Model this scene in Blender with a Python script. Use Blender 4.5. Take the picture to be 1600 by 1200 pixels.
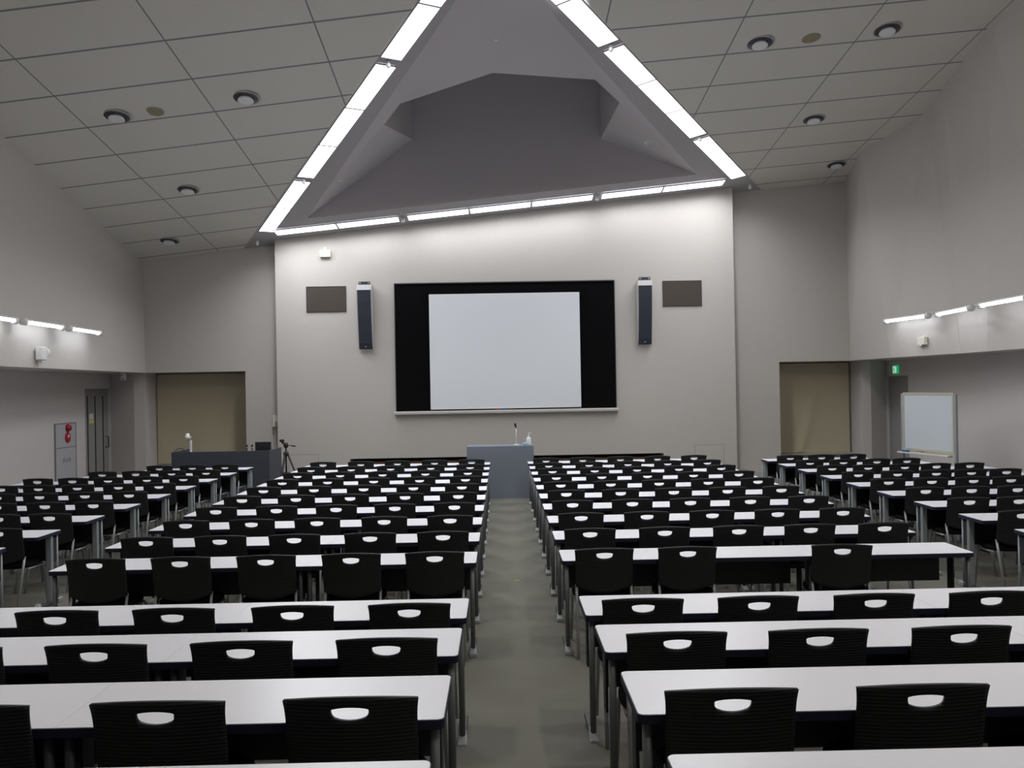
import bpy, bmesh, math, random
from mathutils import Vector, Matrix
random.seed(4)
PI = math.pi
scn = bpy.context.scene
for o in list(bpy.data.objects):
    bpy.data.objects.remove(o)
COL = scn.collection

# ------------------------------------------------------------------ camera
EYE = 2.02
cd = bpy.data.cameras.new('camera')
cd.sensor_width = 36.0
cd.lens = 36.0 * 1330.0 / 1600.0
cd.clip_start = 0.05
cam = bpy.data.objects.new('camera', cd)
COL.objects.link(cam)
_Y = Vector((-17.16 / 1330, -4.38 / 1330, -1.0)).normalized()
_u = Vector((-math.sin(0.0176), math.cos(0.0176), 0.0))
_Z = (_u - _Y * _Y.dot(_u)).normalized()
_X = _Y.cross(_Z)
cam.matrix_world = Matrix.Translation((0, 0, EYE)) @ Matrix((_X, _Y, _Z)).to_4x4()
scn.camera = cam

# ------------------------------------------------------------------ light levels
PANEL_W = 4.0
PANEL_FRONT_W = 2.5
LAMP_P = 31.0        # watts of the lamp in each ceiling panel
LAMP_FRONT_P = 13.0      # emission strength of the ceiling light panels
TUBE_W = 13.0
FILL_DOWN_W = 640.0      # unseen fill downlights added over the rear seats       # emission strength of the wall tubes
w = bpy.data.worlds.new('world'); scn.world = w; w.use_nodes = True
w.node_tree.nodes['Background'].inputs[0].default_value = (0.5, 0.5, 0.5, 1)
w.node_tree.nodes['Background'].inputs[1].default_value = 0.02
scn.view_settings.view_transform = 'Standard'
scn.view_settings.look = 'None'
scn.view_settings.exposure = -0.12
scn.view_settings.gamma = 1.0
scn.view_settings.use_curve_mapping = False

# ------------------------------------------------------------------ materials
def srgb(r, g, b):
    def f(c):
        c /= 255.0
        return c / 12.92 if c <= 0.04045 else ((c + 0.055) / 1.055) ** 2.4
    return (f(r), f(g), f(b), 1.0)

def mat(name, col, rough=0.6, metal=0.0, emit=0.0, noise=0.0, scale=20.0, bump=0.0, bscale=200.0, spec=0.5):
    m = bpy.data.materials.new(name); m.use_nodes = True
    nt = m.node_tree; b = nt.nodes['Principled BSDF']
    b.inputs['Base Color'].default_value = col
    b.inputs['Roughness'].default_value = rough
    b.inputs['Metallic'].default_value = metal
    b.inputs['Specular IOR Level'].default_value = spec
    if emit:
        b.inputs['Emission Color'].default_value = col
        b.inputs['Emission Strength'].default_value = emit
    if noise or bump:
        tc = nt.nodes.new('ShaderNodeTexCoord')
    if noise:
        n = nt.nodes.new('ShaderNodeTexNoise'); n.inputs['Scale'].default_value = scale
        n.inputs['Detail'].default_value = 6
        nt.links.new(tc.outputs['Object'], n.inputs['Vector'])
        mx = nt.nodes.new('ShaderNodeMix'); mx.data_type = 'RGBA'
        mx.inputs['A'].default_value = tuple(c * (1 - noise) for c in col[:3]) + (1,)
        mx.inputs['B'].default_value = tuple(min(1, c * (1 + noise)) for c in col[:3]) + (1,)
        nt.links.new(n.outputs['Fac'], mx.inputs['Factor'])
        nt.links.new(mx.outputs['Result'], b.inputs['Base Color'])
    if bump:
        n2 = nt.nodes.new('ShaderNodeTexNoise'); n2.inputs['Scale'].default_value = bscale
        nt.links.new(tc.outputs['Object'], n2.inputs['Vector'])
        bp = nt.nodes.new('ShaderNodeBump'); bp.inputs['Strength'].default_value = bump
        bp.inputs['Distance'].default_value = 0.004
        nt.links.new(n2.outputs['Fac'], bp.inputs['Height'])
        nt.links.new(bp.outputs['Normal'], b.inputs['Normal'])
    return m

def tile_mat(name, col, line, x0, px, y0, py):
    """suspended ceiling: thin dark joints every px along X, wider ones every py along Y"""
    m = mat(name, col, 0.9)
    nt = m.node_tree; b = nt.nodes['Principled BSDF']
    tc = nt.nodes.new('ShaderNodeTexCoord'); sp = nt.nodes.new('ShaderNodeSeparateXYZ')
    nt.links.new(tc.outputs['Object'], sp.inputs[0])
    def joint(sock, o, p, w_):
        a = nt.nodes.new('ShaderNodeMath'); a.operation = 'SUBTRACT'; a.inputs[1].default_value = o - p * 20
        d = nt.nodes.new('ShaderNodeMath'); d.operation = 'MODULO'; d.inputs[1].default_value = p
        l = nt.nodes.new('ShaderNodeMath'); l.operation = 'LESS_THAN'; l.inputs[1].default_value = w_
        nt.links.new(sock, a.inputs[0]); nt.links.new(a.outputs[0], d.inputs[0]); nt.links.new(d.outputs[0], l.inputs[0])
        return l.outputs[0]
    jx = joint(sp.outputs[0], x0, px, 0.018)
    jy = joint(sp.outputs[1], y0, py, 0.034)
    mxm = nt.nodes.new('ShaderNodeMath'); mxm.operation = 'MAXIMUM'
    nt.links.new(jx, mxm.inputs[0]); nt.links.new(jy, mxm.inputs[1])
    n = nt.nodes.new('ShaderNodeTexNoise'); n.inputs['Scale'].default_value = 60
    nt.links.new(tc.outputs['Object'], n.inputs['Vector'])
    c1 = nt.nodes.new('ShaderNodeMix'); c1.data_type = 'RGBA'
    c1.inputs['A'].default_value = tuple(c * 0.93 for c in col[:3]) + (1,)
    c1.inputs['B'].default_value = tuple(c * 1.07 for c in col[:3]) + (1,)
    nt.links.new(n.outputs['Fac'], c1.inputs['Factor'])
    mx = nt.nodes.new('ShaderNodeMix'); mx.data_type = 'RGBA'
    nt.links.new(mxm.outputs[0], mx.inputs['Factor'])
    nt.links.new(c1.outputs['Result'], mx.inputs['A'])
    mx.inputs['B'].default_value = line
    nt.links.new(mx.outputs['Result'], b.inputs['Base Color'])
    return m

M = {}
M['wall'] = mat('wall_cloth', srgb(189, 184, 179), 0.9, noise=0.03, scale=9, bump=0.15, bscale=300)
M['wall_low'] = mat('wall_cloth_low', srgb(203, 198, 196), 0.9, noise=0.03, scale=9)
M['frame'] = mat('light_frame_paint', srgb(168, 164, 166), 0.7)
M['recess'] = mat('recess_plaster', srgb(186, 181, 184), 0.8)
M['tileL'] = tile_mat('ceiling_tiles_left', srgb(208, 205, 197), srgb(126, 126, 132), -4.02, 1.81, 10.37, 0.9)
M['tileR'] = tile_mat('ceiling_tiles_right', srgb(208, 205, 197), srgb(126, 126, 132), 3.206, 1.81, 10.867, 0.936)
M['carpet'] = mat('carpet', srgb(112, 111, 103), 1.0, noise=0.16, scale=3.0, bump=0.5, bscale=500, spec=0.1)
M['tabletop'] = mat('table_laminate', srgb(236, 236, 243), 0.33, spec=0.5)
M['edge'] = mat('table_edge', srgb(28, 32, 58), 0.5)
M['pole'] = mat('table_pole', srgb(112, 114, 116), 0.45, 0.3)
M['pole_light'] = mat('table_pole_light', srgb(150, 156, 160), 0.5, 0.1)
M['foot'] = mat('table_foot_cap', srgb(150, 152, 156), 0.5)
M['footbase'] = mat('table_foot_base', srgb(60, 60, 64), 0.6)
M['panel'] = mat('modesty_panel', srgb(44, 46, 50), 0.6)
M['chair'] = mat('chair_plastic', srgb(30, 31, 34), 0.55, spec=0.3)
def ribs(m):
    nt = m.node_tree; b = nt.nodes['Principled BSDF']
    tc = nt.nodes.new('ShaderNodeTexCoord'); wv = nt.nodes.new('ShaderNodeTexWave')
    wv.wave_type = 'BANDS'; wv.bands_direction = 'Z'; wv.inputs['Scale'].default_value = 24
    nt.links.new(tc.outputs['Object'], wv.inputs['Vector'])
    bp = nt.nodes.new('ShaderNodeBump'); bp.inputs['Strength'].default_value = 0.4; bp.inputs['Distance'].default_value = 0.004
    nt.links.new(wv.outputs['Fac'], bp.inputs['Height']); nt.links.new(bp.outputs['Normal'], b.inputs['Normal'])
    mx = nt.nodes.new('ShaderNodeMix'); mx.data_type = 'RGBA'
    mx.inputs['A'].default_value = srgb(36, 37, 39); mx.inputs['B'].default_value = srgb(50, 51, 53)
    nt.links.new(wv.outputs['Fac'], mx.inputs['Factor']); nt.links.new(mx.outputs['Result'], b.inputs['Base Color'])
M['chairback'] = mat('chair_ribbed_plastic', srgb(30, 31, 34), 0.55, spec=0.3); ribs(M['chairback'])
M['seat'] = mat('seat_fabric', srgb(26, 26, 29), 0.95, spec=0.1)
M['silver'] = mat('silver_tube', srgb(170, 172, 174), 0.4, 0.35)
M['black'] = mat('black_board', srgb(10, 10, 12), 0.95, spec=0.1)
M['screen'] = mat('screen_white', srgb(224, 228, 233), 0.8)
M['alu'] = mat('aluminium', srgb(205, 202, 198), 0.45, 0.1)
M['white'] = mat('white_plastic', srgb(222, 222, 220), 0.5)
M['cream'] = mat('cream_plastic', srgb(216, 214, 200), 0.5)
M['slate'] = mat('podium_slate', srgb(118, 125, 136), 0.6, noise=0.05, scale=40)
M['slate_dark'] = mat('console_slate', srgb(66, 70, 80), 0.6, noise=0.05, scale=40)
M['grille'] = mat('vent_grille', srgb(96, 88, 82), 0.7, 0.2)
M['spk'] = mat('speaker_grille', srgb(40, 46, 58), 0.7)
M['spkbody'] = mat('speaker_body', srgb(178, 176, 176), 0.5)
M['blind'] = mat('roller_blind', srgb(190, 180, 155), 0.95, noise=0.05, scale=30)
M['brown'] = mat('stage_wood', srgb(132, 106, 94), 0.6, noise=0.1, scale=6)
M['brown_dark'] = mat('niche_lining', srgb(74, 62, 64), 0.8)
M['dark'] = mat('dark_plastic', srgb(30, 30, 34), 0.5)
M['metal_dark'] = mat('dark_metal', srgb(70, 70, 78), 0.4, 0.6)
M['door'] = mat('door_paint', srgb(148, 146, 144), 0.7)
M['red'] = mat('alarm_red', srgb(165, 18, 40), 0.35)
M['cab'] = mat('cabinet_grey', srgb(178, 178, 182), 0.6)
M['blue'] = mat('eraser_blue', srgb(80, 140, 215), 0.5)
M['wb'] = mat('whiteboard_face', srgb(196, 202, 208), 0.3)
M['wbframe'] = mat('whiteboard_frame', srgb(178, 172, 150), 0.5)
M['olive'] = mat('ceiling_speaker_olive', srgb(146, 138, 112), 0.8)
M['lampoff'] = mat('downlight_lens', srgb(225, 227, 230), 0.5)
M['ringdark'] = mat('downlight_ring', srgb(62, 60, 70), 0.4, 0.3)
M['glow'] = mat('panel_glow', (0.93, 0.95, 1.0, 1), 0.5, emit=PANEL_W)
M['glow_front'] = mat('panel_glow_wall_strip', (0.93, 0.95, 1.0, 1), 0.5, emit=PANEL_FRONT_W)
M['tube'] = mat('tube_glow', (0.90, 0.94, 1.0, 1), 0.5, emit=TUBE_W)
M['fill_downglow'] = mat('fill_downlight_glow', (1.0, 0.97, 0.92, 1), 0.5, emit=FILL_DOWN_W)
M['bulb'] = mat('bulb_glass', srgb(225, 228, 230), 0.2)
M['green'] = mat('exit_green', srgb(40, 200, 130), 0.5, emit=0.45)
M['exitwhite'] = mat('exit_white', srgb(200, 250, 225), 0.5, emit=0.55)
M['brass'] = mat('brass_ring', srgb(170, 150, 96), 0.35, 0.7)
M['yellow'] = mat('sticker_yellow', srgb(205, 200, 120), 0.6)
M['skirt'] = mat('pale_strip', srgb(176, 174, 172), 0.7)
M['screw'] = mat('text_grey', srgb(134, 134, 140), 0.8)

# ------------------------------------------------------------------ mesh helpers
def bm_box(bm, x0, x1, y0, y1, z0, z1, mi=0):
    vs = [bm.verts.new((x, y, z)) for z in (z0, z1) for y in (y0, y1) for x in (x0, x1)]
    for f in ((0, 2, 3, 1), (4, 5, 7, 6), (0, 1, 5, 4), (2, 6, 7, 3), (0, 4, 6, 2), (1, 3, 7, 5)):
        fc = bm.faces.new([vs[i] for i in f]); fc.material_index = mi
    return bm

def box(x0, x1, y0, y1, z0, z1, bevel=0.0):
    bm = bmesh.new(); bm_box(bm, x0, x1, y0, y1, z0, z1)
    if bevel:
        bmesh.ops.bevel(bm, geom=bm.edges[:], offset=bevel, segments=2, profile=0.5, affect='EDGES')
    return bm

def bm_tube(bm, pts, r, n=10, caps=True, smooth=True):
    """a tube along a list of points; r a number or one per point"""
    pts = [Vector(p) for p in pts]
    rs = r if isinstance(r, (list, tuple)) else [r] * len(pts)
    rings = []
    up = None
    for i, p in enumerate(pts):
        t = (pts[min(i + 1, len(pts) - 1)] - pts[max(i - 1, 0)])
        if t.length < 1e-9: t = Vector((0, 0, 1))
        t.normalize()
        if up is None:
            up = Vector((0, 0, 1)) if abs(t.z) < 0.9 else Vector((1, 0, 0))
        a = t.cross(up).normalized(); b = a.cross(t).normalized(); up = b
        rings.append([bm.verts.new(p + (a * math.cos(2 * PI * k / n) + b * math.sin(2 * PI * k / n)) * rs[i]) for k in range(n)])
    for i in range(len(rings) - 1):
        for k in range(n):
            f = bm.faces.new((rings[i][k], rings[i][(k + 1) % n], rings[i + 1][(k + 1) % n], rings[i + 1][k])); f.smooth = smooth
    if caps:
        bm.faces.new(rings[0][::-1]); bm.faces.new(rings[-1])
    return bm

def tube(pts, r, n=10): return bm_tube(bmesh.new(), pts, r, n)

def bm_lathe(bm, prof, n=24, axis='Z', c=(0, 0, 0)):
    """prof: (radius, height) list"""
    rings = []
    for r, h in prof:
        ring = []
        for k in range(n):
            a = 2 * PI * k / n
            v = (r * math.cos(a), r * math.sin(a), h)
            if axis == 'Y': v = (v[0], h, v[1])
            if axis == 'X': v = (h, v[0], v[1])
            ring.append(bm.verts.new((v[0] + c[0], v[1] + c[1], v[2] + c[2])))
        rings.append(ring)
    for i in range(len(rings) - 1):
        for k in range(n):
            f = bm.faces.new((rings[i][k], rings[i][(k + 1) % n], rings[i + 1][(k + 1) % n], rings[i + 1][k])); f.smooth = True
    bm.faces.new(rings[0][::-1]); bm.faces.new(rings[-1])
    return bm

def lathe(prof, n=24, axis='Z', c=(0, 0, 0)): return bm_lathe(bmesh.new(), prof, n, axis, c)

def prism(poly, h0, h1, axis='X'):
    """polygon extruded along an axis"""
    bm = bmesh.new()
    def P(a, b, h):
        return {'X': (h, a, b), 'Y': (a, h, b), 'Z': (a, b, h)}[axis]
    A = [bm.verts.new(P(a, b, h0)) for a, b in poly]; B = [bm.verts.new(P(a, b, h1)) for a, b in poly]
    bm.faces.new(A); bm.faces.new(B[::-1])
    n = len(poly)
    for i in range(n):
        bm.faces.new((A[i], B[i], B[(i + 1) % n], A[(i + 1) % n]))
    return bm

def obj(name, bm, m, parent=None, recalc=True):
    if recalc: bmesh.ops.recalc_face_normals(bm, faces=bm.faces[:])
    me = bpy.data.meshes.new(name); bm.to_mesh(me); bm.free()
    if isinstance(m, str): m = M[m]
    me.materials.append(m)
    o = bpy.data.objects.new(name, me); COL.objects.link(o)
    if parent: o.parent = parent
    return o

def polys(faces):
    """mesh from lists of 3D corner points, welded"""
    bm = bmesh.new()
    for f in faces:
        bm.faces.new([bm.verts.new(Vector(p)) for p in f])
    bmesh.ops.remove_doubles(bm, verts=bm.verts[:], dist=0.0005)
    return bm

def struct(name, bm, m):
    o = obj(name, bm, m); o['kind'] = 'structure'; return o

def thing(name, label, cat, loc=(0, 0, 0), rz=0.0, group=None):
    o = bpy.data.objects.new(name, None); COL.objects.link(o)
    o.empty_display_size = 0.1
    o.location = loc; o.rotation_euler = (0, 0, rz)
    o['label'] = label; o['category'] = cat
    if group: o['group'] = group
    return o

def tag(o, label, cat, group=None):
    o['label'] = label; o['category'] = cat
    if group: o['group'] = group
    return o

def dup(root):
    r = root.copy(); COL.objects.link(r)
    for ch in list(root.children):
        c = ch.copy(); COL.objects.link(c); c.parent = r
        for g in list(ch.children):
            d = g.copy(); COL.objects.link(d); d.parent = c
    return r

# ------------------------------------------------------------------ the setting
RAMP0 = 5.64
def floor_z(y): return max(0.0, (RAMP0 - y) / 12.0)
def zl(x, y): return 8.38 + 0.1122 * x - 0.1569 * y      # left ceiling slope
def zr(x, y): return 7.780 + 0.0840 * x - 0.12264 * y    # right ceiling slope
YB = -5.0      # rear of the hall
struct('floor', polys([
    [(-9.5, RAMP0, 0), (9.5, RAMP0, 0), (9.5, 19.4, 0), (-9.5, 19.4, 0)],
    [(-9.5, YB, floor_z(YB)), (9.5, YB, floor_z(YB)), (9.5, RAMP0, 0), (-9.5, RAMP0, 0)]]), 'carpet')

# outer lines of the light triangle
def xlo(y): return -4.775 - 0.5817 * (y - 16.864)
def xro(y): return 4.94 + 0.5838 * (y - 16.773)
YA = 8.55
XA = 0.5 * (xlo(YA) + xro(YA))
# side ceilings (two slopes), joined behind the triangle
yf = 17.9
ZA = 6.95
struct('ceiling', polys([
    [(-8.9, yf, zl(-8.9, yf)), (xlo(yf), yf, zl(xlo(yf), yf)), (xlo(10.3), 10.3, zl(xlo(10.3), 10.3)), (-8.9, 10.3, zl(-8.9, 10.3))],
    [(-8.9, 10.3, zl(-8.9, 10.3)), (xlo(10.3), 10.3, zl(xlo(10.3), 10.3)), (XA, YA, ZA), (XA, YB, 8.6), (-8.9, YB, zl(-8.9, YB))]]), 'tileL')
struct('ceiling_right', polys([
    [(8.9, yf, zr(8.9, yf)), (xro(yf), yf, zr(xro(yf), yf)), (xro(10.3), 10.3, zr(xro(10.3), 10.3)), (8.9, 10.3, zr(8.9, 10.3))],
    [(8.9, 10.3, zr(8.9, 10.3)), (xro(10.3), 10.3, zr(xro(10.3), 10.3)), (XA, YA, ZA), (XA, YB, 8.6), (8.9, YB, zr(8.9, YB))]]), 'tileR')

# the frame that carries the lights, and the faceted recess inside the triangle
VL = (-3.70, 16.5, 5.339); VR = (3.89, 16.5, 6.085); VN = (XA, 9.1, 6.95)
VLp = (-3.44, 16.5, 5.577); VRp = (3.70, 16.5, 6.281)
Q1 = (-1.625, 16.5, 6.841); Q2 = (2.014, 16.5, 6.802)
P1 = (-1.849, 14.017, 6.364); P2 = (-1.514, 13.428, 6.511)
P3 = (-0.04, 12.6, 6.674)
P4 = (1.578, 13.46, 6.86); P5 = (2.063, 14.18, 6.73)
OL = (xlo(yf), yf, zl(xlo(yf), yf)); OR = (xro(yf), yf, zr(xro(yf), yf)); ON = (XA, YA, ZA)
OLm = (xlo(10.3), 10.3, zl(xlo(10.3), 10.3)); ORm = (xro(10.3), 10.3, zr(xro(10.3), 10.3))
ILm = (xlo(10.3) + 0.42, 10.45, zl(xlo(10.3) + 0.42, 10.45)); IRm = (xro(10.3) - 0.42, 10.45, zr(xro(10.3) - 0.42, 10.45))
struct('trim_1', polys([[OL, OR, VR, VL], [OL, VL, ILm, OLm], [OLm, ILm, VN, ON], [OR, ORm, IRm, VR], [ORm, ON, VN, IRm]]), 'frame')
UP = 2.4
def up(p): return (p[0], p[1], p[2] + UP)
rc = polys([
    [VL, VLp, Q1, P1], [VL, P1, P2], [VL, P2, ILm], [ILm, P2, P3], [ILm, P3, VN],
    [VR, P5, Q2, VRp], [VR, P4, P5], [VR, IRm, P4], [IRm, P3, P4], [IRm, VN, P3]])
for f in rc.faces: f.smooth = True
struct('ceiling_recess', rc, 'recess')
struct('ceiling_shaft', polys([
    [VL, VR, VRp, Q2, up(Q2), up(Q1), Q1, VLp],
    [Q1, up(Q1), up(P1), P1], [P1, up(P1), up(P2), P2], [P2, up(P2), up(P3), P3],
    [P3, up(P3), up(P4), P4], [P4, up(P4), up(P5), P5], [P5, up(P5), up(Q2), Q2],
    [up(Q1), up(Q2), up(P5), up(P4), up(P3), up(P2), up(P1)]]), 'recess')

SOF = 2.44      # height of the soffit under the upper side walls
FW = 17.8       # plane of the walls flanking the centre wall
CW = 17.45      # face of the centre wall
XCL, XCR = -4.574, 4.83
# centre wall with the niche for the pull-out stage at its foot
NX0, NX1, NZ = -3.112, 3.316, 0.600
wc = bmesh.new()
bm_box(wc, XCL, NX0, CW, CW + 0.7, 0, NZ)
bm_box(wc, NX1, XCR, CW, CW + 0.7, 0, NZ)
_b = bmesh.new(); _b.free()
vs = [wc.verts.new(p) for p in [
    (XCL, CW, NZ), (XCR, CW, NZ), (XCR, CW, 6.045), (XCL, CW, 5.125),
    (XCL, CW + 0.7, NZ), (XCR, CW + 0.7, NZ), (XCR, CW + 0.7, 6.0), (XCL, CW + 0.7, 5.1)]]
for f in ((0, 1, 2, 3), (4, 7, 6, 5), (0, 4, 5, 1), (1, 5, 6, 2), (2, 6, 7, 3), (3, 7, 4, 0)):
    wc.faces.new([vs[i] for i in f])
struct('wall_front', wc, 'wall')
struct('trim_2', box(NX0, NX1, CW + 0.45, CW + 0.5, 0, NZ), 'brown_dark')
# flank walls, full height, with the blind recesses below the soffit
def flank(name, xa, xb, xin, z_in, z_out):
    bm = bmesh.new()
    lo, hi = min(xa, xb), max(xa, xb)
    zt = {xa: z_in, xb: z_out}
    v = [bm.verts.new(p) for p in [
        (lo, FW, SOF), (hi, FW, SOF), (hi, FW, zt[hi]), (lo, FW, zt[lo]),
        (lo, FW + 0.8, SOF), (hi, FW + 0.8, SOF), (hi, FW + 0.8, zt[hi]), (lo, FW + 0.8, zt[lo])]]
    for f in ((0, 1, 2, 3), (4, 7, 6, 5), (0, 4, 5, 1), (1, 5, 6, 2), (2, 6, 7, 3), (3, 7, 4, 0)):
        bm.faces.new([v[i] for i in f])
    bm_box(bm, min(xa, xin), max(xa, xin), FW, FW + 0.8, 0, SOF)
    return struct(name, bm, 'wall')
flank('wall_front_left', XCL + 0.001, -8.8, -5.32, 5.22, 4.70)
flank('wall_front_right', XCR - 0.001, 8.8, 5.85, 6.05, 6.30)

# upper side walls
struct('wall_left', polys([
    [(-7.38, FW, SOF), (-7.15, 13.0, SOF), (-7.08, 12.0, SOF), (-7.08, YB, SOF),
     (-6.6, YB, 8.9), (-6.98, 12.0, 5.75), (-7.06, 13.0, 5.6), (-7.42, FW, 4.78)],
    ]), 'wall')
tops = [(7.30, 17.8), (6.95, 16.2), (7.40, 14.55), (7.20, 13.6), (6.86, 11.65), (7.3, 9.6), (7.3, YB)]
bots = [(7.35, 17.8), (7.37, 15.95), (7.62, 14.0), (7.60, 13.2), (7.50, 11.3), (7.45, 9.2), (7.45, YB)]
struct('wall_right', polys([[(bots[i][0], bots[i][1], SOF), (bots[i + 1][0], bots[i + 1][1], SOF),
                             (tops[i + 1][0], tops[i + 1][1], zr(*tops[i + 1]) + 0.02), (tops[i][0], tops[i][1], zr(*tops[i]) + 0.02)]
                            for i in range(len(tops) - 1)]), 'wall')
# soffits from the upper walls out to the lower walls
struct('trim_3', polys([[(-7.38, FW, SOF), (-7.15, 13.0, SOF), (-7.08, 12.0, SOF), (-7.08, YB, SOF), (-9.0, YB, SOF), (-9.0, FW, SOF)]]), 'wall_low')
struct('trim_4', polys([[(b[0], b[1], SOF) for b in bots] + [(9.0, YB, SOF), (9.0, FW, SOF)]]), 'wall_low')

# lower side walls: plain stretch, door recess, corner piece and pillar
def low_wall(name, s, xw, d0, d1, xp0, xp1, doorz):
    bm = bmesh.new()
    X = lambda v: s * v
    def seg(xa, ya, xb, yb, z0=0.0, z1=SOF):
        bm.faces.new([bm.verts.new(p) for p in [(X(xa), ya, z0), (X(xb), yb, z0), (X(xb), yb, z1), (X(xa), ya, z1)]])
    seg(xw, YB, xw, d0)
    seg(xw, d0, xw + 0.09, d0, 0, doorz); seg(xw + 0.09, d1, xw, d1, 0, doorz)
    bm.faces.new([bm.verts.new(p) for p in [(X(xw), d0, doorz), (X(xw), d1, doorz), (X(xw + 0.09), d1, doorz), (X(xw + 0.09), d0, doorz)]])
    seg(xw, d0, xw, d1, doorz, SOF)
    seg(xw, d1, xp0, 18.0)
    seg(xp0, 18.0, xp1, 18.0); seg(xp1, 18.0, xp1, 18.7)
    bmesh.ops.remove_doubles(bm, verts=bm.verts[:], dist=0.0005)
    return struct(name, bm, 'wall_low')
low_wall('wall_lower_left', -1, 8.30, 17.08, 18.2, 7.72, 7.48, 2.13)
low_wall('wall_lower_right', 1, 8.30, 17.25, 18.25, 7.86, 7.67, 2.10)
# wall behind the blinds, and the rear wall of the hall
struct('wall_back', box(-9.0, 9.0, YB - 0.1, YB, 0, 10), 'wall')
for i, (xa, xb, sz) in enumerate(((-7.46, -5.3, 0.46), (5.83, 7.66, 0.45))):
    wn = struct('window_%d' % (i + 1), box(xa - 0.3, xb + 0.3, 18.66, 18.72, 0, SOF), 'wall_low')
    sill = obj('window_sill', box(xa - 0.02, xb + 0.02, 18.44, 18.66, sz - 0.03, sz, 0.004), 'skirt', wn)
    sill['kind'] = 'structure'
    struct('trim_%d' % (5 + i), box(xa - 0.02, xb + 0.02, 18.6, 18.66, 0, sz - 0.03), 'wall_low')

# ------------------------------------------------------------------ blinds
def blind(x0, x1, z0, flare, label):
    t = thing('roller_blind', label, 'blind', ((x0 + x1) / 2, 18.56, 0))
    bm = bmesh.new(); nx, nz = 48, 30; wd = x1 - x0; g = []
    for j in range(nz + 1):
        v = j / nz; z = z0 + (2.41 - z0) * v; row = []
        for i in range(nx + 1):
            u = i / nx
            x = (u - 0.5) * wd
            y = 0.012 * math.sin(u * 14 + 3 * v) * (1 - v) + 0.05 * (1 - v) * math.exp(-((u - (0.7 - 0.3 * (1 - v))) / 0.06) ** 2) * (1 if flare > 0 else 0.35)
            row.append(bm.verts.new((x, -y, z)))
        g.append(row)
    for j in range(nz):
        for i in range(nx):
            f = bm.faces.new((g[j][i], g[j][i + 1], g[j + 1][i + 1], g[j + 1][i])); f.smooth = True
    obj('blind_fabric', bm, 'blind', t)
    obj('bottom_bar', box(-wd / 2, wd / 2, -0.012, 0.012, z0 - 0.025, z0), 'blind', t)
    obj('roller_tube', tube([(-wd / 2, 0.03, 2.40), (wd / 2, 0.03, 2.40)], 0.028, 14), 'blind', t)
blind(-7.46, -5.36, 0.50, -1, 'olive beige roller blind in the wall recess behind the dark console')
blind(5.78, 7.62, 0.48, 1, 'olive beige roller blind in the wall recess left of the mobile whiteboard')

# ------------------------------------------------------------------ stage in the niche, hatches, strip
stg = thing('pull_out_stage', 'low brown wooden stage front tucked into the niche at the foot of the screen wall', 'stage', (0.1, CW + 0.17, 0))
obj('front_board', box(-3.13, 3.14, -0.03, 0.0, 0.03, 0.51), 'brown', stg)
obj('deck', box(-3.13, 3.14, 0.0, 0.23, 0.46, 0.51), 'brown', stg)
def hatch(x0, x1, z1, label):
    t = thing('wall_hatch', label, 'hatch', ((x0 + x1) / 2, CW, 0))
    wd = (x1 - x0) / 2
    obj('hatch_panel', box(-wd + 0.008, wd - 0.008, -0.006, 0.001, 0.12, z1 - 0.008), 'wall', t)
    fr = bmesh.new()
    bm_box(fr, -wd, wd, -0.003, 0.001, z1 - 0.008, z1); bm_box(fr, -wd, -wd + 0.008, -0.003, 0.001, 0.1, z1); bm_box(fr, wd - 0.008, wd, -0.003, 0.001, 0.1, z1)
    obj('hatch_gap', fr, 'screw', t)
hatch(3.90, 4.50, 0.745, 'faint wall-coloured access hatch low on the right end of the screen wall')
hatch(-4.30, -3.70, 0.70, 'faint wall-coloured access hatch low on the left end of the screen wall, behind the tripod')
pr = bmesh.new()
v = [pr.verts.new(p) for p in [(4.90, 17.70, 0), (5.75, 17.62, 0), (5.75, 17.62, 0.06), (4.90, 17.70, 0.26), (4.90, 17.79, 0), (5.75, 17.79, 0), (5.75, 17.79, 0.06), (4.90, 17.79, 0.26)]]
for f in ((0, 1, 2, 3), (4, 7, 6, 5), (0, 4, 5, 1), (1, 5, 6, 2), (2, 6, 7, 3), (3, 7, 4, 0)): pr.faces.new([v[i] for i in f])
struct('trim_7', pr, 'skirt')

# ------------------------------------------------------------------ screen wall furniture
bb = thing('black_backboard', 'large black board set in the front wall around the white projection screen', 'board', (0.105, CW, 1.56))
obj('board_face', box(-2.21, 2.21, -0.03, 0.0, 0, 2.56), 'black', bb)
fr = bmesh.new()
bm_box(fr, -2.225, 2.225, -0.045, 0.0, 2.56, 2.58); bm_box(fr, -2.225, -2.21, -0.045, 0.0, 0, 2.56); bm_box(fr, 2.21, 2.225, -0.045, 0.0, 0, 2.56)
obj('board_frame', fr, 'metal_dark', bb)
tr = obj('pen_tray', prism([(0.0, -0.005), (-0.12, -0.005), (-0.125, -0.02), (-0.12, -0.06), (0.0, -0.075)], -2.25, 2.25, 'X'), 'alu', bb)
sc = thing('projection_screen', 'white projection screen lowered in front of the black board', 'screen', (0.095, CW - 0.09, 1.6))
obj('screen_sheet', box(-1.513, 1.513, -0.004, 0.004, 0, 2.30), 'screen', sc)
obj('bottom_rod', tube([(-1.513, 0, -0.008), (1.513, 0, -0.008)], 0.012, 8), 'alu', sc)
obj('roller_housing', box(-1.56, 1.56, 0.005, 0.055, 2.22, 2.36), 'black', sc)
er = thing('board_eraser', 'blue board eraser lying on the tray under the projection screen', 'eraser', (0.07, CW - 0.075, 1.553))
obj('grip', box(-0.065, 0.065, -0.025, 0.025, 0.018, 0.045, 0.006), 'blue', er)
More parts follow.
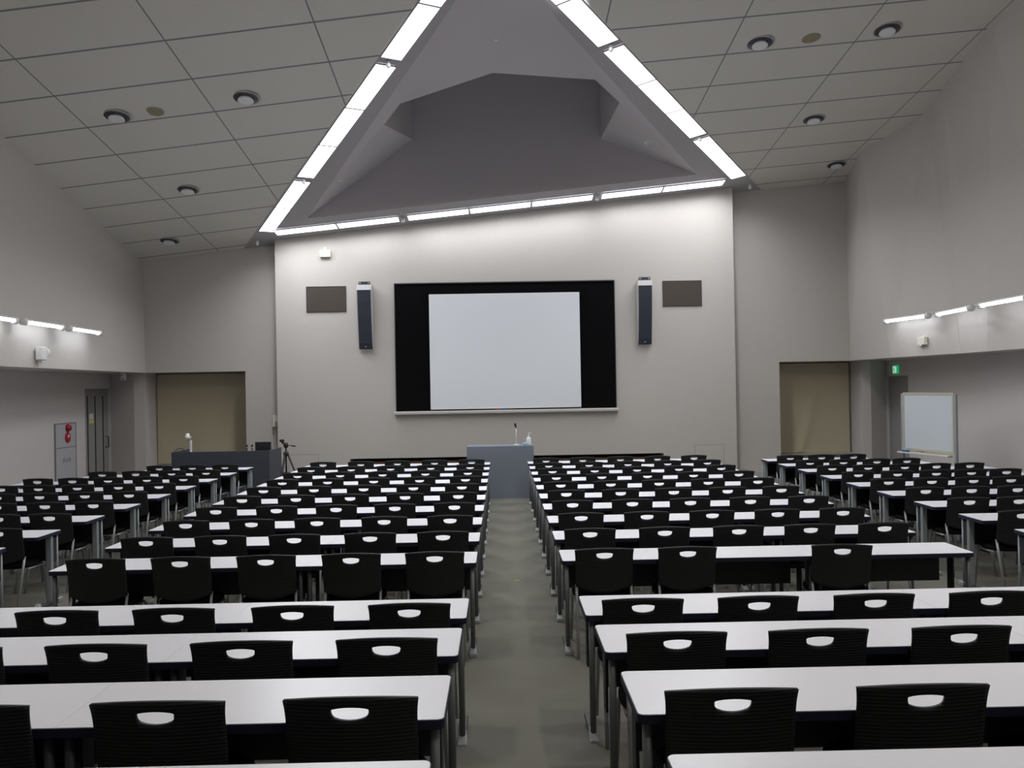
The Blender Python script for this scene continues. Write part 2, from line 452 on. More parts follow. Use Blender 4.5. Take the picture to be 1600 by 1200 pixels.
obj('felt', box(-0.068, 0.068, -0.027, 0.027, 0, 0.018), 'dark', er)
for x, mm, lb in ((-0.10, 'red', 'red marker on the pen tray, left of the blue eraser, the left one of two'),
                  (-0.03, 'red', 'red marker on the pen tray, touching the left side of the blue eraser'),
                  (0.20, 'red', 'dark-capped marker on the pen tray just right of the blue eraser')):
    k = thing('marker_pen', lb, 'marker', (x, CW - 0.08, 1.566), 0.2 if x < 0 else -0.1)
    obj('barrel', tube([(-0.035, 0, 0), (0.02, 0, 0)], 0.009, 8), mm, k)
    obj('cap', tube([(0.02, 0, 0), (0.04, 0, 0)], 0.010, 8), 'dark' if x > 0 else mm, k)

def grille(x0, x1, lb):
    t = thing('wall_vent', lb, 'vent', ((x0 + x1) / 2, CW, 3.595))
    wd = (x1 - x0) / 2
    bm = bmesh.new(); bm_box(bm, -wd, wd, -0.006, 0, 0, 0.5)
    for i in range(24):
        bm_box(bm, -wd + 0.01, wd - 0.01, -0.012, -0.006, 0.012 + i * 0.02, 0.02 + i * 0.02)
    obj('mesh_panel', bm, 'grille', t)
    f = bmesh.new(); bm_box(f, -wd - 0.01, wd + 0.01, -0.014, 0, 0.5, 0.51); bm_box(f, -wd - 0.01, wd + 0.01, -0.014, 0, -0.01, 0)
    bm_box(f, -wd - 0.01, -wd, -0.014, 0, 0, 0.5); bm_box(f, wd, wd + 0.01, -0.014, 0, 0, 0.5)
    obj('rim', f, 'metal_dark', t)
grille(-3.88, -3.10, 'brown rectangular vent panel left of the left wall speaker')
grille(3.315, 4.09, 'brown rectangular vent panel right of the right wall speaker')

def speaker(x, lb):
    t = thing('wall_speaker', lb, 'speaker', (x, CW, 2.82))
    yo = [(-0.10, 0.0), (-0.145, 0.12), (-0.19, 0.35), (-0.235, 0.65), (-0.265, 0.95), (-0.275, 1.17), (-0.24, 1.28)]
    prof = yo + [(-0.05, 1.28), (-0.05, 0.0)]
    obj('cabinet', prism(prof, -0.145, 0.145, 'X'), 'spkbody', t)
    g = bmesh.new()
    gp = [(y - 0.012, z) for y, z in yo[:6]]
    poly = gp + [(y, z) for y, z in yo[:6]][::-1]
    g.free()
    obj('front_grille', prism(poly, -0.13, 0.13, 'X'), 'spk', t)
    obj('badge', box(-0.014, 0.014, -0.160, -0.128, 0.045, 0.055), 'white', t)
    obj('lower_trim', box(-0.128, 0.128, -0.150, -0.10, 0.118, 0.124), 'metal_dark', t)
    b = bmesh.new(); bm_box(b, -0.10, 0.10, -0.05, 0.0, 1.22, 1.32); bm_box(b, -0.11, 0.11, -0.20, -0.05, 1.285, 1.30)
    bm_box(b, -0.115, 0.115, -0.205, -0.195, 1.285, 1.345)
    br = obj('mounting_bracket', b, 'metal_dark', t)
    for sx in (-0.085, 0.085):
        obj('bolt', lathe([(0.011, -0.006), (0.011, 0.0)], 8, 'Y', (sx, -0.205, 1.318)), 'white', br)
speaker(-2.69, 'tall narrow dark wall speaker on the left side of the projection screen')
speaker(2.91, 'tall narrow dark wall speaker on the right side of the projection screen')

t = thing('signal_box', 'small cream box high on the left corner of the screen wall', 'box', (-3.49, CW, 4.69))
obj('box_cover', box(-0.11, 0.11, -0.06, 0.0, 0, 0.14, 0.01), 'cream', t)
obj('cable_stub', box(-0.02, 0.02, -0.03, 0.0, 0.14, 0.20), 'cream', t)
t = thing('wall_outlet_box', 'off-white outlet box at the left edge of the screen wall above the console monitor', 'outlet', (-4.70, FW, 1.27))
obj('cover', box(-0.06, 0.07, -0.05, 0.0, 0, 0.23, 0.008), 'cream', t)
obj('plug', box(0.0, 0.07, -0.10, -0.05, 0.10, 0.17, 0.006), 'white', t)
obj('hanging_cable', tube([(-0.05, -0.03, 0.0), (-0.052, -0.035, -0.08), (-0.048, -0.03, -0.16)], 0.006, 6), 'dark', t)

# the fittings above were measured on a plane 0.25 m nearer the room: bring them onto the wall at true size
K = CW / 17.2
for o in list(scn.objects):
    if o.parent is None and abs(o.location.y - CW) < 0.2 and 'kind' not in o and o.name != 'camera':
        o.location.x *= K; o.location.z = max(0.0, EYE + (o.location.z - EYE) * K) if o.location.z > 0.01 else 0.0
        o.scale = (K, 1, K)

# ------------------------------------------------------------------ podium, console and what stands on them
pd = thing('podium', 'plain blue-grey lectern block standing in the centre aisle before the screen', 'podium', (-0.035, 15.4, 0))
obj('front_panel', box(-0.605, 0.605, 0.0, 0.03, 0.0, 0.945), 'slate', pd)
for s in (-1, 1):
    obj('side_panel', box(s * 0.605 - (0.03 if s > 0 else 0), s * 0.605 + (0.03 if s < 0 else 0), 0.03, 0.55, 0, 0.945), 'slate', pd)
obj('top', box(-0.575, 0.575, 0.03, 0.55, 0.92, 0.945), 'slate', pd)
ms = thing('microphone', 'black microphone on a thin white gooseneck standing on the podium', 'microphone', (0.262, 15.62, 0.945))
obj('base', lathe([(0.05, 0), (0.05, 0.012), (0.02, 0.02)], 16), 'white', ms)
obj('stem', tube([(0, 0, 0.015), (0, 0, 0.20), (0, 0, 0.315)], 0.008, 8), 'white', ms)
obj('mic_head', tube([(0, 0, 0.31), (0, -0.005, 0.34), (-0.015, -0.03, 0.36), (-0.015, -0.05, 0.39), (0.0, -0.05, 0.40)], [0.010, 0.012, 0.020, 0.022, 0.014], 10), 'dark', ms)
pb = thing('pump_bottle', 'white hand sanitizer pump bottle on the right corner of the podium', 'bottle', (0.49, 15.58, 0.945))
obj('bottle', lathe([(0.043, 0), (0.045, 0.01), (0.045, 0.11), (0.036, 0.135), (0.016, 0.15), (0.016, 0.16)], 20), 'white', pb)
pm = obj('pump_head', lathe([(0.018, 0.158), (0.018, 0.178), (0.006, 0.18), (0.006, 0.215), (0.014, 0.218), (0.014, 0.228)], 14), 'white', pb)
obj('nozzle', tube([(0.0, 0, 0.222), (0.035, 0, 0.222), (0.042, 0, 0.205)], 0.006, 8), 'white', pm)
t = thing('tissue_pack', 'small pale blue packet beside the pump bottle on the podium', 'packet', (0.425, 15.52, 0.945))
obj('wrapper', box(-0.045, 0.05, -0.03, 0.03, 0, 0.05, 0.01), mat('pale_blue', srgb(150, 185, 205), 0.6), t)

cs = thing('operator_console', 'long dark slate console desk in the left front corner', 'desk', (-5.13, 15.6, 0))
obj('front_panel', box(-0.90, 0.88, 0.0, 0.03, 0.0, 0.93), 'slate_dark', cs)
obj('side_panel', box(0.85, 0.88, 0.03, 0.85, 0, 0.93), 'slate_dark', cs)
obj('side_panel', box(-0.90, -0.87, 0.03, 0.85, 0, 0.93), 'slate_dark', cs)
obj('worktop', box(-0.87, 0.85, 0.03, 0.85, 0.80, 0.83), 'slate_dark', cs)
dc = thing('document_camera', 'white overhead document camera on the dark console', 'camera', (-5.80, 15.9, 0.83))
obj('base', box(-0.12, 0.10, -0.1, 0.12, 0, 0.04, 0.01), 'white', dc)
obj('column', box(0.0, 0.034, -0.015, 0.015, 0.04, 0.30, 0.004), 'white', dc)
obj('arm', tube([(0.017, 0, 0.28), (-0.04, 0, 0.28), (0.035, 0, 0.365), (-0.02, 0, 0.37)], 0.012, 8), 'white', dc)
obj('camera_head', lathe([(0.03, 0.32), (0.05, 0.34), (0.05, 0.37), (0.04, 0.375), (0.033, 0.42), (0.02, 0.428)], 16, 'Z', (-0.04, 0, 0)), 'white', dc)
mo = thing('monitor', 'low black monitor at the right end of the dark console', 'monitor', (-4.42, 15.85, 0.83))
obj('display', box(-0.16, 0.13, 0.0, 0.04, 0.05, 0.245, 0.006), 'dark', mo)
obj('stand', box(-0.07, 0.05, 0.04, 0.12, 0.0, 0.10), 'dark', mo)
obj('ventilation_strip', box(-0.08, 0.10, -0.003, 0.0, 0.17, 0.18), 'metal_dark', mo)
for x, lb in ((-4.72, 'small dark microphone left of the console monitor, the left one of two'),
              (-4.625, 'small dark microphone touching the left side of the console monitor')):
    k = thing('desk_microphone', lb, 'microphone', (x, 15.82, 0.83))
    obj('base', lathe([(0.022, 0), (0.022, 0.015), (0.01, 0.02), (0.01, 0.14)], 12), 'dark', k)
    obj('head', lathe([(0.012, 0.14), (0.020, 0.155), (0.020, 0.19), (0.010, 0.205)], 12), 'dark', k)
    obj('ring', lathe([(0.021, 0.148), (0.021, 0.156)], 12), 'white', k)
tag(obj('cable_loop', tube([(-6.02 + 0.10 * (1 - math.cos(a)), 15.72, 0.90 + 0.09 * math.sin(a)) for a in [i * PI / 14 for i in range(15)]] + [(-5.75, 15.74, 0.905)], 0.006, 6), 'dark'),
    'thin dark cable loop rising from the left end of the console', 'cable')

tp = thing('camera_tripod', 'black tripod with pan handle standing beside the console end', 'tripod', (-3.87, 15.3, 0))
tp.scale = (1.06, 1.06, 1.06)
for k_, a in enumerate((-1.9, 0.3, 2.3)):
    dx, dy = math.cos(a), math.sin(a)
    lg = obj('leg', tube([(dx * 0.03, dy * 0.03, 0.83), (dx * 0.17, dy * 0.17, 0.45), (dx * 0.32, dy * 0.32, 0.01)], [0.017, 0.015, 0.010], 8), 'dark', tp)
    obj('brace', tube([(0, 0, 0.52), (dx * 0.145, dy * 0.145, 0.52)], 0.006, 6), 'dark', lg)
obj('centre_column', tube([(0, 0, 0.48), (0, 0, 0.95)], 0.014, 10), 'dark', tp)
obj('leg_collar', lathe([(0.03, 0.80), (0.045, 0.82), (0.045, 0.86), (0.02, 0.88)], 14), 'dark', tp)
hd = obj('pan_head', lathe([(0.028, 0.94), (0.040, 0.96), (0.040, 1.0), (0.025, 1.03)], 14), 'dark', tp)
obj('quick_plate', box(-0.10, -0.03, -0.03, 0.03, 1.04, 1.08, 0.004), 'dark', hd)
obj('plate_clamp', tube([(-0.04, 0, 1.01), (-0.08, 0, 1.06)], 0.018, 8), 'dark', hd)
obj('pan_handle', tube([(0.03, -0.02, 0.985), (0.10, -0.03, 0.975), (0.105, -0.03, 0.975), (0.17, -0.04, 0.965)], [0.006, 0.006, 0.012, 0.012], 8), 'dark', hd)

# ------------------------------------------------------------------ mobile whiteboard on the right
_a = Vector((6.89, 14.5, 0)); _b2 = Vector((7.18, 13.4, 0))
_d = (_b2 - _a); L = _d.length; ang = math.atan2(_d.y, _d.x)
wb = thing('mobile_whiteboard', 'whiteboard on a wheeled metal stand before the right wall', 'whiteboard', (_a + _b2) / 2, ang)
h = L / 2
obj('board_panel', box(-h + 0.03, h - 0.03, -0.012, 0.012, 0.86, 1.765), 'wb', wb)
f = bmesh.new()
bm_box(f, -h, h, -0.02, 0.02, 1.765, 1.80); bm_box(f, -h, h, -0.02, 0.02, 0.825, 0.86)
bm_box(f, -h, -h + 0.03, -0.02, 0.02, 0.86, 1.765); bm_box(f, h - 0.03, h, -0.02, 0.02, 0.86, 1.765)
obj('frame', f, 'wbframe', wb)
obj('pen_tray', box(-h - 0.04, h - 0.03, -0.12, -0.02, 0.77, 0.80, 0.005), 'alu', wb)
for s in (-1, 1):
    p = obj('post', box(s * (h + 0.025) - 0.02, s * (h + 0.025) + 0.02, -0.02, 0.02, 0.06, 1.78, 0.004), 'pole_light', wb)
    ft = obj('base_foot', box(s * (h + 0.025) - 0.02, s * (h + 0.025) + 0.02, -0.26, 0.26, 0.05, 0.09, 0.005), 'pole_light', wb)
    for sy in (-0.23, 0.23):
        obj('caster', lathe([(0.027, -0.012), (0.027, 0.012)], 14, 'X', (s * (h + 0.025), sy, 0.027)), 'dark', ft)
obj('crossbar', box(-h, h, -0.012, 0.012, 0.40, 0.44), 'pole_light', wb)
mw = wb.matrix_basis
t = thing('board_eraser', 'blue board eraser on the left end of the mobile whiteboard tray', 'eraser', Matrix.Translation(wb.location) @ Matrix.Rotation(ang, 4, 'Z') @ Vector((-h + 0.12, -0.075, 0.80)), ang)
obj('grip', box(-0.065, 0.065, -0.022, 0.022, 0.015, 0.035, 0.004), 'blue', t)
obj('felt', box(-0.067, 0.067, -0.024, 0.024, 0, 0.015), 'dark', t)

# ------------------------------------------------------------------ doors
d1 = struct('door_1', box(-8.40, -8.36, 17.08, 18.2, 0, 2.13), 'door')
for i, y in enumerate((17.30, 17.62, 17.96)):
    s_ = obj('glass_slot', box(-8.362, -8.352, y - 0.016, y + 0.016, 0.12, 1.98), 'dark', d1)
hn = obj('door_handle', tube([(-8.36, 18.08, 0.90), (-8.30, 18.08, 0.90), (-8.30, 18.08, 1.12), (-8.36, 18.08, 1.12)], 0.012, 8), 'metal_dark', d1)
t = thing('door_notice', 'white and yellow paper notice stuck on the left door', 'notice', (-8.358, 17.46, 1.42))
obj('white_sheet', box(0, 0.004, -0.09, 0.07, 0.09, 0.20), 'white', t)
obj('yellow_sheet', box(0, 0.004, -0.10, 0.10, 0.0, 0.08), 'yellow', t)
d2 = struct('door_2', box(8.36, 8.40, 17.25, 18.25, 0, 2.10), 'door')
obj('door_handle', tube([(8.36, 17.36, 0.90), (8.31, 17.36, 0.90), (8.31, 17.36, 1.06), (8.36, 17.36, 1.06)], 0.012, 8), 'metal_dark', d2)
t = thing('exit_sign', 'small lit green exit sign above the right door', 'sign', (8.30, 17.75, 2.15))
obj('sign_body', box(-0.03, 0.0, -0.115, 0.115, 0, 0.17, 0.003), 'green', t)
fg = bmesh.new()    # the running figure in its doorway
bm_box(fg, -0.033, -0.030, -0.06, 0.10, 0.015, 0.155)
obj('doorway_mark', fg, 'exitwhite', t)
mn = bmesh.new()
bm_lathe(mn, [(0.011, -0.035), (0.011, -0.033)], 12, 'X', (0, 0.04, 0.128))
for a, b in (((0.045, 0.112), (0.05, 0.075)), ((0.05, 0.075), (0.02, 0.05)), ((0.02, 0.05), (0.005, 0.025)), ((0.05, 0.075), (0.075, 0.05)), ((0.075, 0.05), (0.095, 0.06)),
             ((0.045, 0.108), (0.015, 0.09)), ((0.045, 0.108), (0.08, 0.095))):
    bm_tube(mn, [(-0.034, a[0], a[1]), (-0.034, b[0], b[1])], 0.006, 6)
obj('running_figure_mark', mn, 'green', t)

# ------------------------------------------------------------------ fire hose cabinet on the left wall
fc = thing('fire_alarm_cabinet', 'pale grey fire hose cabinet with red lamp and button in the left wall', 'cabinet', (-8.30, 16.28, 0.0))
obj('upper_panel', box(0.0, 0.02, -0.37, 0.37, 1.02, 1.46), 'cab', fc)
dr = obj('door', box(0.0, 0.02, -0.37, 0.37, 0.10, 1.005), 'cab', fc)
cf = bmesh.new(); bm_box(cf, 0, 0.026, -0.39, -0.37, 0.08, 1.48); bm_box(cf, 0, 0.026, 0.37, 0.39, 0.08, 1.48); bm_box(cf, 0, 0.026, -0.37, 0.37, 1.46, 1.48); bm_box(cf, 0, 0.012, -0.37, 0.37, 1.005, 1.02)
obj('frame', cf, 'screw', fc)
obj('alarm_lamp', lathe([(0.075, 0.02), (0.07, 0.04), (0.055, 0.075), (0.03, 0.095), (0.005, 0.10)], 20, 'X', (0, 0.06, 1.38)), 'red', fc)
bt = obj('alarm_button_plate', lathe([(0.10, 0.02), (0.10, 0.032), (0.085, 0.04)], 24, 'X', (0, 0.06, 1.20)), 'red', fc)
obj('push_button', lathe([(0.03, 0.04), (0.03, 0.047)], 14, 'X', (0, 0.06, 1.225)), 'white', bt)
cu = bpy.data.curves.new('cabinet_lettering', 'FONT'); cu.body = '消火栓'; cu.size = 0.09; cu.align_x = 'CENTER'; cu.extrude = 0.001
cu.space_character = 1.35
to = bpy.data.objects.new('lettering', cu); COL.objects.link(to)
dg = bpy.context.evaluated_depsgraph_get()
me = bpy.data.meshes.new_from_object(to.evaluated_get(dg))
bpy.data.objects.remove(to)
to = bpy.data.objects.new('lettering', me); COL.objects.link(to); me.materials.clear(); me.materials.append(M['screw'])
to.parent = fc; to.location = (0.022, 0.02, 0.74)
to.rotation_euler = Matrix(((0, 0, 1), (1, 0, 0), (0, 1, 0))).to_euler()

# boxes on the upper side walls, dome camera
t = thing('emergency_light', 'white box with round lamp on the upper left wall under the tubes', 'light', (-7.13, 13.25, 2.56))
obj('housing', box(0.0, 0.10, -0.11, 0.05, 0.0, 0.20, 0.01), 'white', t)
obj('lamp_head', lathe([(0.07, 0.0), (0.07, 0.03), (0.055, 0.055), (0.02, 0.07)], 18, 'Y', (0.06, 0.05, 0.11)), 'white', t)
obj('lower_bracket', box(0.0, 0.07, -0.04, 0.05, -0.04, 0.0, 0.004), 'lampoff', t)
t = thing('wall_sensor', 'small off-white square sensor box on the upper right wall below the tubes', 'sensor', (7.49, 14.95, 2.63))
obj('case', box(-0.06, 0.0, -0.13, 0.13, 0, 0.14, 0.006), 'cream', t)
obj('lens', lathe([(0.035, 0), (0.03, 0.02)], 14, 'Z', (-0.04, 0.02, -0.02)), 'lampoff', t)
t = thing('dome_camera', 'small white security camera under the soffit above the left door', 'camera', (-7.72, 17.5, SOF))
obj('mount', lathe([(0.055, -0.03), (0.055, 0)], 18), 'white', t)
obj('camera_body', lathe([(0.045, -0.15), (0.06, -0.13), (0.06, -0.03)], 18), 'white', t)
obj('lens', lathe([(0.012, -0.012), (0.012, 0.0)], 12, 'Y', (0.03, -0.052, -0.12)), 'dark', t)

# ------------------------------------------------------------------ oriented placement helper
def frame_mat(o, xa, up_):
    """object axes: X along xa, Z close to up_"""
    x = Vector(xa).normalized(); z = Vector(up_); y = z.cross(x).normalized(); z = x.cross(y)
    return Matrix.Translation(Vector(o)) @ Matrix((x, y, z)).transposed().to_4x4()

# ------------------------------------------------------------------ the triangle of ceiling light panels
ORD = ['first', 'second', 'third', 'fourth', 'fifth', 'sixth', 'seventh', 'eighth', 'ninth', 'tenth', 'eleventh', 'twelfth', 'thirteenth', 'fourteenth']
def make_panel(glow='glow'):
    t = thing('ceiling_light_panel', '', 'light')
    hs = bmesh.new()
    bm_box(hs, -0.62, 0.62, -0.156, -0.142, -0.012, 0.01); bm_box(hs, -0.62, 0.62, 0.142, 0.156, -0.012, 0.01)
    bm_box(hs, -0.62, -0.612, -0.142, 0.142, -0.012, 0.01); bm_box(hs, 0.612, 0.62, -0.142, 0.142, -0.012, 0.01)
    obj('housing', hs, 'frame', t)
    obj('diffuser', box(-0.603, 0.603, -0.142, 0.142, -0.011, 0.002), glow, t)
    ld = bpy.data.lights.new('panel_lamp', 'AREA'); ld.shape = 'RECTANGLE'; ld.size = 1.2; ld.size_y = 0.28
    ld.energy = LAMP_FRONT_P if glow == 'glow_front' else LAMP_P; ld.color = (0.95, 0.97, 1.0); ld.spread = math.radians(152)
    lo_ = bpy.data.objects.new('panel_lamp', ld); COL.objects.link(lo_); lo_.parent = t; lo_.location = (0, 0, -0.014)
    return t
protos = {}
NL = Vector((-0.1122, 0.1569, 1)).normalized(); NR = Vector((-0.0840, 0.12264, 1)).normalized()
NF = Vector((-0.1004, 0.14, 1)).normalized()
slots = []     # distances along an arm of the centres of 7 panels: 2, gap, 3, gap, 2
s_ = 0.0
for i in range(7):
    if i in (2, 5): s_ += 0.155
    slots.append(s_ + 0.625); s_ += 1.25
def arm(start, direction, nrm, what, flip=1):
    d = Vector(direction).normalized()
    for i, s in enumerate(slots):
        g = 'glow_front' if 'strip' in what else 'glow'
        if g in protos: o = dup(protos[g])
        else: o = protos[g] = make_panel(g)
        o['label'] = '%s light panel %s' % (ORD[i], what)
        o['group'] = 'light panels of the ceiling triangle'
        o.matrix_world = frame_mat(Vector(start) + d * s - nrm * 0.016, d, nrm)
        R0 = frame_mat((0, 0, 0), d, nrm).to_3x3(); R1 = frame_mat((0, 0, 0), d, (0, 0, 1)).to_3x3()
        lm = [c for c in o.children if c.type == 'LIGHT'][0]
        lm.rotation_euler = (R0.inverted() @ R1).to_euler(); lm.location = (0, 0, -0.034)
    return d
# left arm: centre line starts near the left corner of the triangle
ls = Vector((-4.61, 16.95, 0)); ls.z = zl(ls.x, ls.y)
le = Vector((-0.819, 10.36, 0)); le.z = zl(le.x, le.y)
arm(ls, le - ls, NL, 'up the left arm of the ceiling triangle from the screen')
rs = Vector((4.79, 16.83, 0)); rs.z = zr(rs.x, rs.y)
re_ = Vector((1.437, 11.076, 0)); re_.z = zr(re_.x, re_.y)
arm(rs, re_ - rs, NR, 'up the right arm of the ceiling triangle from the screen')
fs = Vector((-4.46, 17.02, 5.186)); fe = Vector((4.60, 17.02, 6.068))
arm(fs, fe - fs, NF, 'from the left in the strip along the screen wall')
# little bulbs in the gaps
def bulb(p, nrm, lb):
    t = thing('gap_bulb', lb, 'light')
    t.matrix_world = frame_mat(p, (1, 0, 0), nrm)
    obj('bulb_socket', lathe([(0.03, -0.03), (0.03, 0.0)], 12), 'white', t)
    obj('bulb_glass', lathe([(0.012, -0.095), (0.03, -0.08), (0.034, -0.055), (0.022, -0.03)], 14), 'bulb', t)
dl = (le - ls).normalized(); drr = (re_ - rs).normalized(); df = (fe - fs).normalized()
for base, d, nrm, wh in ((ls, dl, NL, 'left arm of the ceiling triangle'), (rs, drr, NR, 'right arm of the ceiling triangle'), (fs, df, NF, 'strip along the screen wall')):
    near = 'nearest the screen' if wh[0] != 's' else 'left of centre'
    far = 'farther from the screen' if wh[0] != 's' else 'right of centre'
    bulb(base + d * 2.5775 - nrm * 0.01, nrm, 'small white bulb in the gap %s, %s' % (near, wh))
    bulb(base + d * 6.4825 - nrm * 0.01, nrm, 'small white bulb in the gap %s, %s' % (far, wh))
bulb(Vector((-4.90, 17.35, zl(-4.9, 17.35) - 0.04)), NL, 'small white bulb at the left corner of the ceiling triangle')
bulb(Vector((5.15, 17.3, zr(5.15, 17.3) - 0.04)), NR, 'small white bulb at the right corner of the ceiling triangle')

# ------------------------------------------------------------------ unlit downlights, ceiling speakers, detectors
def downlight(x, y, left, lb, lit=False):
    nrm = NL if left else NR; z = (zl if left else zr)(x, y)
    t = thing('recessed_downlight', lb, 'light', group='added fill downlights over the rear seats' if lit else 'unlit downlights in the sloping ceilings')
    t.matrix_world = frame_mat((x, y, z), (1, 0, 0), nrm)
    bm = bmesh.new()
    bm_lathe(bm, [(0.195, -0.001), (0.195, -0.010), (0.165, -0.014), (0.165, -0.004)], 32)
    obj('rim', bm, 'frame', t)
    obj('reflector_ring', lathe([(0.168, -0.001), (0.168, -0.018), (0.10, -0.020)], 32), 'ringdark', t)
    obj('lens', lathe([(0.092, -0.018), (0.108, -0.048), (0.108, -0.056), (0.095, -0.062)], 28), 'fill_downglow' if lit else 'lampoff', t)
for a in ((-5.31, 11.97, True, 'unlit downlight left of the olive disc, left ceiling'),
          (-3.49, 11.91, True, 'unlit downlight right of the olive disc, nearest the left light arm'),
          (-5.30, 14.62, True, 'unlit downlight in the middle of the left ceiling toward the screen'),
          (-6.48, 16.83, True, 'unlit downlight in the far front corner of the left ceiling'),
          (3.62, 11.58, False, 'unlit downlight left of the olive disc, right ceiling'),
          (5.36, 11.55, False, 'unlit downlight right of the olive disc, near the right wall'),
          (5.38, 14.36, False, 'unlit downlight in the middle of the right ceiling toward the screen'),
          (6.69, 16.70, False, 'unlit downlight in the far front corner of the right ceiling')):
    downlight(*a)
for x in (-2.6, 2.8):  # unseen downlights, added only to brighten the rear seats
    for y, w_ in ((6.6, 'front'), (3.4, 'middle'), (0.2, 'rear')):
        downlight(x, y, x < 0, 'added fill downlight over the rear seats, %s one on the %s, outside the picture' % (w_, 'left' if x < 0 else 'right'), True)
for x, y, left, lb in ((-4.79, 11.98, True, 'round olive ceiling speaker in the left ceiling between two downlights'),
                       (4.32, 11.59, False, 'round olive ceiling speaker in the right ceiling between two downlights')):
    nrm = NL if left else NR; z = (zl if left else zr)(x, y)
    t = thing('ceiling_speaker', lb, 'speaker'); t.matrix_world = frame_mat((x, y, z), (1, 0, 0), nrm)
    obj('speaker_grille', lathe([(0.125, 0.0), (0.125, -0.006), (0.115, -0.010)], 30), 'olive', t)
    obj('rim', lathe([(0.132, 0.0), (0.132, -0.004)], 30), 'frame', t)
for p, lb in (((0.02, 11.6, 6.78), 'small smoke detector in the top of the ceiling recess'),
              ((-2.85, 15.4, 5.83), 'small smoke detector on the left slope of the ceiling recess'),
              ((2.65, 15.0, 6.3), 'small smoke detector on the right slope of the ceiling recess')):
    t = thing('smoke_detector', lb, 'detector', p)
    obj('detector_base', lathe([(0.05, 0.03), (0.05, 0.0)], 18), 'white', t)
    obj('detector_head', lathe([(0.035, 0.0), (0.03, -0.03), (0.015, -0.04)], 16), 'lampoff', t)

# ------------------------------------------------------------------ tube lamps on the side walls
def tube_lamp(p0, p1, out, lb):
    p0, p1 = Vector(p0), Vector(p1); d = p1 - p0; Ln = d.length
    t = thing('wall_tube_lamp', lb, 'light')
    x = d.normalized(); z = Vector((0, 0, 1))
    o = (p0 + p1) / 2
    t.matrix_world = frame_mat(o, x, z)
    # local Y = z x x; find which side the wall is
    sgn = 1 if (t.matrix_world.to_3x3() @ Vector((0, 1, 0))).dot(Vector((out, 0, 0))) > 0 else -1
    hL = Ln / 2
    obj('tube', tube([(-hL + 0.06, 0, 0), (hL - 0.06, 0, 0)], 0.026, 12), 'tube', t)
    rf = bmesh.new(); n = 10; rr = 0.052; ra = []; rb = []
    for i in range(n + 1):
        a = PI * (0.12 + 0.93 * i / n)
        ra.append((rr * math.cos(a) * sgn, rr * math.sin(a) * 0.9)); rb.append(((rr - 0.005) * math.cos(a) * sgn, (rr - 0.005) * math.sin(a) * 0.9))
    pol = ra + rb[::-1]
    pr_ = prism(pol, -hL + 0.05, hL - 0.05, 'X')
    for f_ in pr_.faces: f_.smooth = False
    obj('reflector', pr_, 'white', t)
    for s in (-1, 1):
        c = obj('end_cap', lathe([(0.02, -0.035), (0.052, -0.03), (0.055, 0.03), (0.02, 0.04)], 16, 'X', (s * (hL - 0.03), 0, 0.0)), 'white', t)
        obj('wall_arm', tube([(s * (hL - 0.03), 0, 0.02), (s * (hL - 0.0), -sgn * 0.10, 0.04), (s * (hL - 0.0), -sgn * 0.17, 0.03)], 0.02, 8), 'white', c)
LZ = 3.09
tube_lamp((-6.98, 13.85, LZ), (-7.04, 15.05, LZ), 1, 'lit tube lamp on the upper left wall, the one nearest the screen')
tube_lamp((-6.93, 12.45, LZ), (-6.97, 13.65, LZ), 1, 'lit tube lamp on the upper left wall, second from the screen')
tube_lamp((-6.92, 11.05, LZ), (-6.92, 12.25, LZ), 1, 'tube lamp at the left picture edge, only its end bracket showing')
tube_lamp((7.17, 15.75, 3.11), (7.33, 14.45, 3.11), -1, 'lit tube lamp on the upper right wall, the one nearest the screen')
tube_lamp((7.32, 14.15, 3.10), (7.20, 12.90, 3.10), -1, 'lit tube lamp on the upper right wall, second from the screen')
tube_lamp((7.14, 12.55, 3.10), (7.08, 11.30, 3.10), -1, 'lit tube lamp on the upper right wall, cut by the right picture edge')

for k in range(4):  # extra tube lamps out of view, added to light the rear of the hall
    y0 = 8.35 - 2.7 * k
    tube_lamp((-6.92, y0, LZ), (-6.92, y0 + 1.2, LZ), 1, '%s added fill tube lamp on the left wall beyond the picture edge' % ORD[k])
    tube_lamp((7.20, y0 + 1.2, LZ), (7.20, y0, LZ), -1, '%s added fill tube lamp on the right wall beyond the picture edge' % ORD[k])

